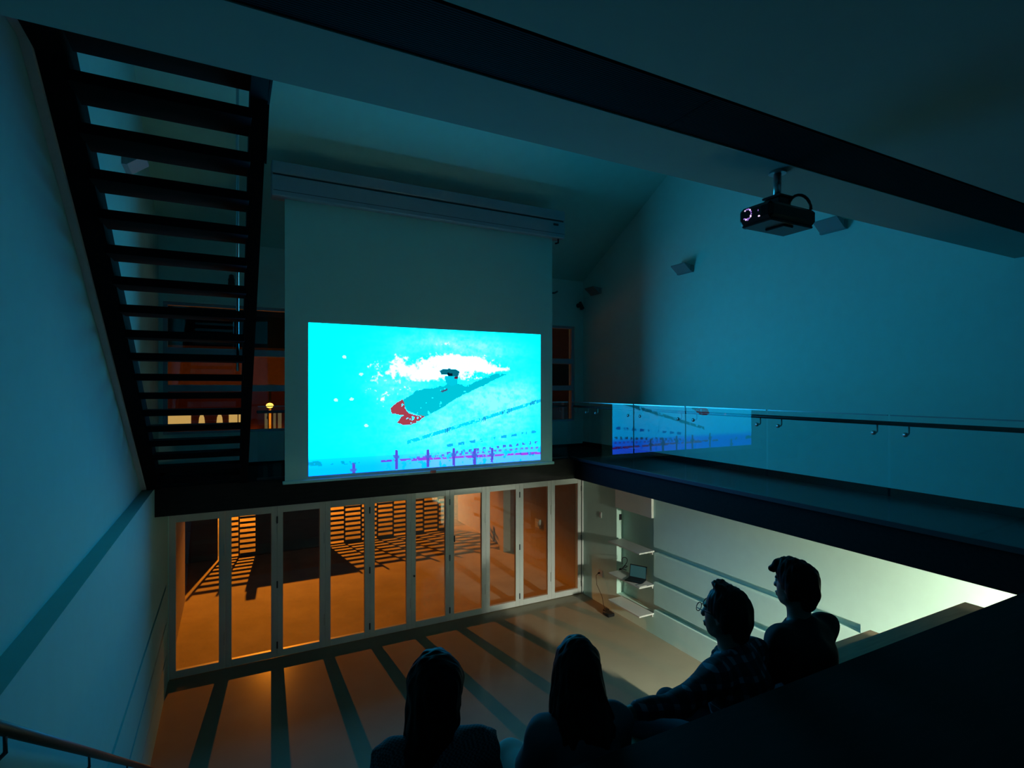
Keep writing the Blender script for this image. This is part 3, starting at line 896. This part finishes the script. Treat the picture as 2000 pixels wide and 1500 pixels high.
# ------------------------------------------------------------------ people: smooth distance-field bodies
class SDF:
    def __init__(s, lo, hi, h):
        s.h = h
        s.lo = np.array(lo, float)
        n = np.ceil((np.array(hi) - s.lo) / h).astype(int) + 1
        s.n = n
        s.F = np.full(n, 0.5, np.float32)
        s.ax = [s.lo[i] + h * np.arange(n[i]) for i in range(3)]
    def _sub(s, lo, hi):
        a = np.clip(np.floor((np.array(lo) - s.lo) / s.h).astype(int), 0, s.n - 1)
        b = np.clip(np.ceil((np.array(hi) - s.lo) / s.h).astype(int) + 1, 1, s.n)
        sl = tuple(slice(a[i], max(b[i], a[i] + 1)) for i in range(3))
        X = s.ax[0][sl[0]][:, None, None]; Y = s.ax[1][sl[1]][None, :, None]; Z = s.ax[2][sl[2]][None, None, :]
        return sl, X, Y, Z
    def _join(s, sl, d, k, cut=False):
        a = s.F[sl]
        if cut:
            d = -d
            h = np.clip(.5 - .5 * (a - d) / k, 0, 1)
            s.F[sl] = a + (d - a) * h + k * h * (1 - h)
        else:
            h = np.clip(.5 + .5 * (a - d) / k, 0, 1)
            s.F[sl] = a + (d - a) * h - k * h * (1 - h)
    def cone(s, a, b, ra, rb, k=.03, sy=1.0, cut=False):
        a, b = np.array(a, float), np.array(b, float)
        R = max(ra, rb) * max(1, sy) + k + .03
        sl, X, Y, Z = s._sub(np.minimum(a, b) - R, np.maximum(a, b) + R)
        ab = b - a; L2 = max(float(ab @ ab), 1e-9)
        px, py, pz = X - a[0], Y - a[1], Z - a[2]
        t = np.clip((px * ab[0] + py * ab[1] + pz * ab[2]) / L2, 0, 1)
        d = np.sqrt((px - t * ab[0]) ** 2 + ((py - t * ab[1]) / sy) ** 2 + (pz - t * ab[2]) ** 2) - (ra + (rb - ra) * t)
        s._join(sl, d * min(1, sy), k, cut)
    def ell(s, c, r, k=.02, rz=0.0, cut=False):
        c, r = np.array(c, float), np.array(r, float)
        R = r.max() + k + .03
        sl, X, Y, Z = s._sub(c - R, c + R)
        px, py, pz = X - c[0], Y - c[1], Z - c[2]
        if rz:
            px, py = px * math.cos(rz) + py * math.sin(rz), -px * math.sin(rz) + py * math.cos(rz)
        q = np.sqrt((px / r[0]) ** 2 + (py / r[1]) ** 2 + (pz / r[2]) ** 2)
        g = np.sqrt((px / r[0] ** 2) ** 2 + (py / r[1] ** 2) ** 2 + (pz / r[2] ** 2) ** 2) + 1e-6
        s._join(sl, q * (q - 1) / g, k, cut)
    def half(s, axis, val, keep):
        # keep='above' or 'below' along an axis
        A = [s.ax[0][:, None, None], s.ax[1][None, :, None], s.ax[2][None, None, :]][axis]
        d = (val - A) if keep == 'above' else (A - val)
        s.F = np.maximum(s.F, d.astype(np.float32) * np.ones_like(s.F))
    def rough(s, amp, freq, stretch=(1, 1, .25), seed=0):
        r = np.random.default_rng(seed)
        X = s.ax[0][:, None, None]; Y = s.ax[1][None, :, None]; Z = s.ax[2][None, None, :]
        acc = np.zeros_like(s.F)
        for _ in range(6):
            f = r.normal(size=3) * freq * np.array(stretch)
            acc += np.sin(f[0] * X + f[1] * Y + f[2] * Z + r.random() * 6.28).astype(np.float32)
        s.F += amp * acc / 2.4
    def mesh(s):
        F = s.F.copy()
        F[0], F[-1] = .5, .5; F[:, 0], F[:, -1] = .5, .5; F[:, :, 0], F[:, :, -1] = .5, .5
        ins = F < 0
        nx, ny, nz = F.shape
        acc = np.zeros((nx - 1, ny - 1, nz - 1, 3), np.float32); cnt = np.zeros((nx - 1, ny - 1, nz - 1), np.float32)
        offs = [(i, j, k) for i in (0, 1) for j in (0, 1) for k in (0, 1)]
        def cor(A, o): return A[o[0]:o[0] + nx - 1, o[1]:o[1] + ny - 1, o[2]:o[2] + nz - 1]
        for o in offs:
            for axn in range(3):
                if o[axn]: continue
                p = list(o); p[axn] = 1
                fa, fb = cor(F, o), cor(F, tuple(p))
                m = cor(ins, o) != cor(ins, tuple(p))
                t = np.where(m, fa / np.where(m, fa - fb, 1), 0)
                for c in range(3):
                    acc[..., c] += np.where(m, (t if c == axn else o[c]), 0)
                cnt += m
        act = cnt > 0
        idx = -np.ones(act.shape, np.int64); idx[act] = np.arange(act.sum())
        cell = np.argwhere(act)
        V_ = s.lo + s.h * (cell + acc[act] / cnt[act][:, None])
        quads = []
        for axn in range(3):
            sl0 = [slice(None)] * 3; sl1 = [slice(None)] * 3
            sl0[axn] = slice(0, -1); sl1[axn] = slice(1, None)
            e = ins[tuple(sl0)] != ins[tuple(sl1)]
            P = np.argwhere(e)
            o1, o2 = [(1, 2), (2, 0), (0, 1)][axn]
            P = P[(P[:, o1] > 0) & (P[:, o2] > 0)]
            flip = ins[tuple(sl0)][tuple(P.T)]
            def at(d1, d2):
                Q = P.copy(); Q[:, o1] -= d1; Q[:, o2] -= d2
                return idx[tuple(Q.T)]
            q = np.stack([at(1, 1), at(0, 1), at(0, 0), at(1, 0)], 1)
            q[~flip] = q[~flip][:, ::-1]
            quads.append(q)
        return V_, np.concatenate(quads)

def sdf_obj(name, s, m, parent, T):
    V_, Q = s.mesh()
    V_ = np.array([(T @ Vector(p))[:] for p in V_])
    lo, hi = V_.min(0), V_.max(0)
    org = Vector(((lo[0] + hi[0]) / 2, (lo[1] + hi[1]) / 2, lo[2]))
    me = bpy.data.meshes.new(name)
    me.from_pydata((V_ - np.array(org)).tolist(), [], Q.tolist())
    me.materials.append(M[m])
    me.polygons.foreach_set('use_smooth', [True] * len(me.polygons))
    return link(name, me, org, parent)

def lerp(a, b, t): return tuple(a[i] + (b[i] - a[i]) * t for i in range(3))

def person(label, x, y, yaw, sit, shirt, trousers, hair_kind, hands, head_yaw=0.0, female=False, lean=.03, sleeve='short', extra=None, hs=1.0):
    """Seated figure; local frame: +y faces forward, z = 0 is the seat."""
    seat = MZ - RISE
    k = sit / .92
    kh = k * hs
    root = tag(empty('person', (x, y, seat)), label, 'person', 'four people seated on the steps')
    T = Matrix.Translation((x, y, seat)) @ Matrix.Rotation(-math.radians(yaw), 4, 'Z')
    sh = .155 if female else .185                       # half shoulder width
    P = dict(pel=(0, .0, .11), waist=(0, -.025, .26 * k), chest=(0, -.01 + lean * .5, .43 * k), nb=(0, lean, .575 * k), hd=(0, lean + .035, .775 * k))
    hc = Vector(P['hd'])
    HR = Matrix.Rotation(-math.radians(head_yaw), 4, 'Z')
    def hp(px_, py_, pz_):
        v = HR @ Vector((px_ * kh, py_ * kh, pz_ * kh)); return (hc + v)[:]
    shl = {s: (s * sh, lean * .8, (.558 if sleeve == 'ruffle' else .535) * k) for s in (-1, 1)}
    elb, wri, knee, ank = {}, {}, {}, {}
    for s in (-1, 1):
        elb[s], wri[s] = hands[s]
        knee[s] = (s * .115, .525, .075)
        ank[s] = (s * .12, .545, -.45)
    toe = {s: Vector((s * .02, .16, -.075)) for s in (-1, 1)}
    if extra and 'knee' in extra: knee.update(extra['knee'])
    if extra and 'ank' in extra: ank.update(extra['ank']); toe.update({q: Vector(v) for q, v in extra['toe'].items()})
    # ---- the body, one continuous surface
    b = SDF((-.62, -.26, -.575), (.62, .86, .98 * k + .02), .0085)
    b.cone(P['pel'], P['waist'], .135, .112 if female else .125, .05, .78)
    b.cone(P['waist'], P['chest'], .112 if female else .125, .135 if female else .155, .05, .72)
    b.cone(P['chest'], (0, lean * .8, .50 * k), .13 if female else .15, .10, .05, .72)
    b.cone(shl[-1], shl[1], .055, .055, .05)
    b.cone(P['nb'], hp(0, -.012, -.075), .055 if female else .062, .048 if female else .055, .035)
    rfA, rfB = (.042, .034) if female else (.050, .040)
    for s in (-1, 1):
        b.cone(shl[s], elb[s], rfA, rfB, .03)
        b.cone(elb[s], wri[s], rfB, .025 if female else .029, .02)
        b.cone((s * .085, .02, .09), knee[s], .088, .058, .04)
        b.cone(knee[s], lerp(knee[s], ank[s], .35), .054, .054, .03)
        b.cone(lerp(knee[s], ank[s], .35), ank[s], .054, .034, .02)
        td = toe[s].normalized()
        heel = Vector(ank[s]) + Vector((0, 0, -.06)) - Vector((td.x, td.y, 0)) * .03
        b.cone(heel[:], (Vector(ank[s]) + toe[s])[:], .034, .024, .03)
        # hand: palm and five unequal bent fingers
        w_, e_ = Vector(wri[s]), Vector(elb[s])
        d = (w_ - e_).normalized()
        side = d.cross(Vector((0, 0, 1))).normalized()
        dn = Vector((0, 0, -1))
        pc = w_ + d * .05
        b.cone(w_[:], pc[:], .024, .030, .015)
        b.cone((pc - side * .02)[:], (pc + side * .02)[:], .019, .019, .015)
        for q, (off, ln) in enumerate(((-.030, .062), (-.010, .078), (.011, .072), (.030, .055))):
            f0 = pc + d * .025 + side * off
            f1 = f0 + d * ln * .42 + dn * ln * .12
            f2 = f1 + d * ln * .25 + dn * ln * .25
            f3 = f2 + d * ln * .08 + dn * ln * .28
            b.cone(f0[:], f1[:], .0105, .0098, .006); b.cone(f1[:], f2[:], .0098, .009, .004); b.cone(f2[:], f3[:], .009, .008, .004)
        t0 = pc - d * .02 - side * s * .030
        t1 = t0 + d * .035 - side * s * .022 + dn * .01
        t2 = t1 + d * .030 - side * s * .002 + dn * .012
        b.cone(t0[:], t1[:], .014, .012, .008); b.cone(t1[:], t2[:], .012, .009, .004)
    # head with face
    yr = -math.radians(head_yaw)
    b.ell(hp(0, -.015, .035), (.077 * kh, .097 * kh, .092 * kh), .02, yr)
    b.ell(hp(0, .035, -.03), (.064 * kh, .062 * kh, .085 * kh), .03, yr)
    b.cone(hp(0, .055, -.095), hp(0, .06, -.085), .024 * kh, .028 * kh, .03)
    b.cone(hp(-.045, .01, -.07), hp(-.012, .06, -.098), .022 * kh, .02 * kh, .02)
    b.cone(hp(.045, .01, -.07), hp(.012, .06, -.098), .022 * kh, .02 * kh, .02)
    b.cone(hp(0, .094, .012), hp(0, .112, -.032), .010 * kh, .015 * kh, .012)
    for s in (-1, 1):
        b.ell(hp(s * .033, .092, .012), (.016, .012, .011), .010, yr, cut=True)
        b.cone(hp(s * .018, .092, .028), hp(s * .048, .083, .027), .009, .007, .010)
        b.ell(hp(s * .076, -.005, -.012), (.010, .020, .032), .008, yr)
        b.ell(hp(s * .083, .002, -.010), (.006, .010, .016), .004, yr, cut=True)
    b.cone(hp(-.020, .100, -.066), hp(.020, .100, -.066), .007, .007, .006)
    b.cone(hp(-.018, .097, -.078), hp(.018, .097, -.078), .008, .008, .006)
    b.cone(hp(-.02, .106, -.0715), hp(.02, .106, -.0715), .0035, .0035, .003, cut=True)
    body = sdf_obj('body', b, 'skin', root, T)
    for s in (-1, 1):
        c = T @ Vector(hp(s * .033, .082, .012))
        ey = MB().sphere(c[:], .0125 * k, 10, 8).build('eye', 'eye', root, True)
    # ---- clothes
    c = SDF((-.62, -.30, -.05), (.62, .70, .68 * k), .010)
    g = .016
    c.cone((0, 0, .08), P['waist'], .14 + g, (.112 if female else .13) + g, .05, .80)
    c.cone(P['waist'], P['chest'], (.112 if female else .13) + g, (.135 if female else .155) + g, .05, .76)
    c.cone(P['chest'], (0, lean * .8, .50 * k), (.13 if female else .15) + g, .10 + g, .05, .76)
    c.cone(shl[-1], shl[1], .055 + g, .055 + g, .04)
    c.cone((0, lean * .8, .52 * k), P['nb'], .085, .068, .03)
    for s in (-1, 1):
        if sleeve == 'long':
            c.cone(shl[s], elb[s], rfA + .020, rfB + .016, .03); c.cone(elb[s], lerp(elb[s], wri[s], .88), rfB + .016, .042, .02)
        elif sleeve == 'short':
            c.cone(shl[s], lerp(shl[s], elb[s], .62), rfA + .020, rfB + .026, .03)
        elif sleeve == 'ruffle':
            c.cone(shl[s], lerp(shl[s], elb[s], .35), rfA + .016, rfA + .030, .02)
            for q in range(6):
                a = q * PI / 3
                rr = Vector(lerp(shl[s], elb[s], .10 + .05 * (q % 2))) + Vector((s * .040 * math.cos(a), .05 * math.sin(a), .045 + .020 * math.cos(a)))
                c.ell(rr[:], (.028, .026, .022), .010)
    c.cone((0, lean + .01, .60 * k), (0, lean + .03, .70 * k), .050, .075, .01, cut=True)
    c.rough(.004, 38, (1, 1, .6), 5)
    sdf_obj('shirt', c, shirt, root, T)
    if sleeve == 'long':
        cl = SDF((-.16, -.16, .50 * k), (.16, .20, .70 * k), .007)
        for s in (-1, 1):
            cl.cone((s * .058, lean - .03, .595 * k), (s * .05, lean + .055, .575 * k), .028, .024, .02)
        cl.cone((-.058, lean - .03, .60 * k), (.058, lean - .03, .60 * k), .030, .030, .02)
        cl.cone((0, lean + .01, .60 * k), (0, lean + .03, .72 * k), .048, .065, .01, cut=True)
        sdf_obj('collar', cl, shirt, root, T)
    t = SDF((-.56, -.26, -.52), (.36, .72, .34), .010)
    t.cone((0, -.01, .09), (0, -.015, .18), .158, .135, .04, .84)
    for s in (-1, 1):
        kr = .064 if extra and extra.get('slim') else .076
        t.cone((s * .085, .02, .095), knee[s], .102, kr, .04)
        t.cone(knee[s], lerp(knee[s], ank[s], .98), kr - .002, .058, .03)
    t.half(2, .012, 'above') if False else None
    # sits on the seat: flat underneath
    X = t.ax[0][:, None, None]; Y = t.ax[1][None, :, None]; Z = t.ax[2][None, None, :]
    t.F = np.where(Y < .46, np.maximum(t.F, (.002 - Z) + 0 * t.F), t.F).astype(np.float32)
    t.half(2, -.455, 'above')
    sdf_obj('trousers', t, trousers, root, T)
    for s in (-1, 1):
        A = Vector(ank[s]); td = toe[s].normalized()
        heel = A + Vector((0, 0, -.055)) - Vector((td.x, td.y, 0)) * .03
        f = SDF((A - Vector((.27, .27, .14)))[:], (A + Vector((.27, .27, .10)))[:], .008)
        f.cone(heel[:], (A + toe[s] * 1.05 + Vector((0, 0, .012)))[:], .048, .038, .03)
        f.cone((A + Vector((0, -.01, -.02)))[:], (A + Vector((0, -.01, .01)))[:], .046, .044, .02)
        f.half(2, A.z - .099, 'above')
        sdf_obj('shoe', f, 'shoe', root, T)
    # ---- hair
    h = SDF((-.30, -.34, .10), (.30, .24, 1.02 * k + .04), .006)
    if hair_kind == 'long':
        h.ell(hp(0, -.022, .042), (.093 * kh, .107 * kh, .102 * kh), .02, yr)
        h.cone(hp(0, -.05, .02), hp(-.008, -.06, -.10), .085 * kh, .078 * kh, .04, .8)
        h.cone(hp(-.008, -.06, -.10), hp(-.045, -.09, -.21), .074 * kh, .068 * kh, .04, .7)
        h.cone(hp(-.045, -.09, -.21), hp(-.055, -.10, -.34), .068 * kh, .050 * kh, .03, .6)
        h.cone(hp(-.074, .0, .03), hp(-.085, -.02, -.20), .026 * kh, .030 * kh, .03)
        h.cone(hp(.074, .0, .03), hp(.056, -.01, -.12), .026 * kh, .022 * kh, .03)
        h.ell(hp(0, .075, -.035), (.068, .062, .10), .01, yr, cut=True)
    elif hair_kind == 'bell':
        h.ell(hp(0, -.022, .042), (.086 * kh, .104 * kh, .104 * kh), .02, yr)
        h.cone(hp(0, -.045, .03), hp(0, -.055, -.10), .086 * kh, .100 * kh, .04, .85)
        h.cone(hp(0, -.055, -.10), hp(.005, -.085, -.24), .100 * kh, .128 * kh, .04, .62)
        h.cone(hp(.005, -.085, -.24), hp(.02, -.115, -.42), .125 * kh, .10 * kh, .04, .55)
        for s in (-1, 1):
            h.cone(hp(s * .078, .0, .02), hp(s * .100, -.02, -.22), .026 * kh, .035 * kh, .03)
        h.ell(hp(0, .075, -.04), (.070, .062, .11), .01, yr, cut=True)
    elif hair_kind == 'crop':
        h.ell(hp(0, -.022, .038), (.091 * kh, .110 * kh, .103 * kh), .02, yr)
        h.cone(hp(0, -.075, -.03), hp(0, -.070, -.080), .056 * kh, .044 * kh, .03)
        for s in (-1, 1):
            h.cone(hp(s * .068, -.03, .0), hp(s * .066, -.03, -.055), .026 * kh, .020 * kh, .03)
        for q in range(7):
            a = q / 6 * 1.6 - .8
            h.cone(hp(.05 * math.sin(a), .0 + .012 * (q % 3), .120), hp(.055 * math.sin(a), .030 + .012 * (q % 3), .138), .016, .009, .020)
        h.ell(hp(0, .100, -.045), (.078, .062, .105), .01, yr, cut=True)
    else:                                        # swept-up fringe
        h.ell(hp(0, -.024, .040), (.092 * kh, .110 * kh, .104 * kh), .02, yr)
        h.ell(hp(0, .030, .088), (.074 * kh, .078 * kh, .058 * kh), .03, yr)
        h.cone(hp(0, -.080, -.02), hp(0, -.072, -.08), .058 * kh, .044 * kh, .03)
        for s in (-1, 1):
            h.cone(hp(s * .070, -.025, .0), hp(s * .068, -.02, -.055), .026 * kh, .018 * kh, .03)
        for q in range(13):
            a = q / 12 * 1.9 - .95
            h.cone(hp(.060 * math.sin(a), .080, .098), hp(.070 * math.sin(a), .100 + .006 * (q % 2), .076 - .006 * (q % 3)), .020, .012, .016)
        h.ell(hp(0, .108, -.035), (.078, .056, .098), .01, yr, cut=True)
    h.rough(.0030, 120, (1, 1, .18), 9)
    sdf_obj('hair', h, 'greyhair' if hair_kind == 'crop' else 'hair', root, T)
    if extra and extra.get('glasses'):
        gm = MB()
        for s in (-1, 1):
            ring = [hp(s * .036 + .027 * math.cos(a), .118, .010 + .020 * math.sin(a)) for a in np.linspace(0, 2 * PI, 17)]
            gm.tube(ring, .0022, 6)
            gm.tube([hp(s * .063, .116, .014), hp(s * .082, .05, .012), hp(s * .082, -.01, .006)], .0022, 6)
        gm.tube([hp(-.009, .118, .014), hp(.009, .118, .014)], .0022, 6)
        gm.v = [(T @ Vector(p))[:] for p in gm.v]
        go = gm.build('glasses', 'black', root, True)
        go['label'] = 'thin framed glasses'
    return root

LAP = {s: ((s * .235, .10, .27), (s * .10, .36, .165)) for s in (-1, 1)}
def lap(w=.235): return {s: ((s * w, .10, .27), (s * .10, .36, .175)) for s in (-1, 1)}
person('woman with long straight hair in a dark knit top, leftmost of the four seated', .645, 1.80, 12, .905, 'knit', 'denim', 'long', lap(.21), 6, True, .04, 'ruffle')
person('woman with wide long hair in a slate top, second from left', 1.235, 1.77, 8, .845, 'tee_grey', 'pale_cloth', 'bell', lap(.22), 0, True, .03, 'short')
person('man with glasses and short greying hair in a dark plaid shirt', 2.185, 1.80, -14, .875, 'plaid', 'denim', 'crop',
       {-1: ((-.36, .11, .425), (-.55, .23, .405)), 1: ((.18, .11, .27), (.09, .36, .175))}, -2, False, .05, 'long', {'glasses': True, 'knee': {-1: (-.115, .525, .055), 1: (.17, .515, .055)}, 'slim': True}, 1.06)
person('young man with swept-up dark hair in a black top, rightmost of the four seated', 2.70, 1.82, -1, .935, 'tee_black', 'denim', 'fringe', lap(.20), -2, False, .03, 'short', None, .95)
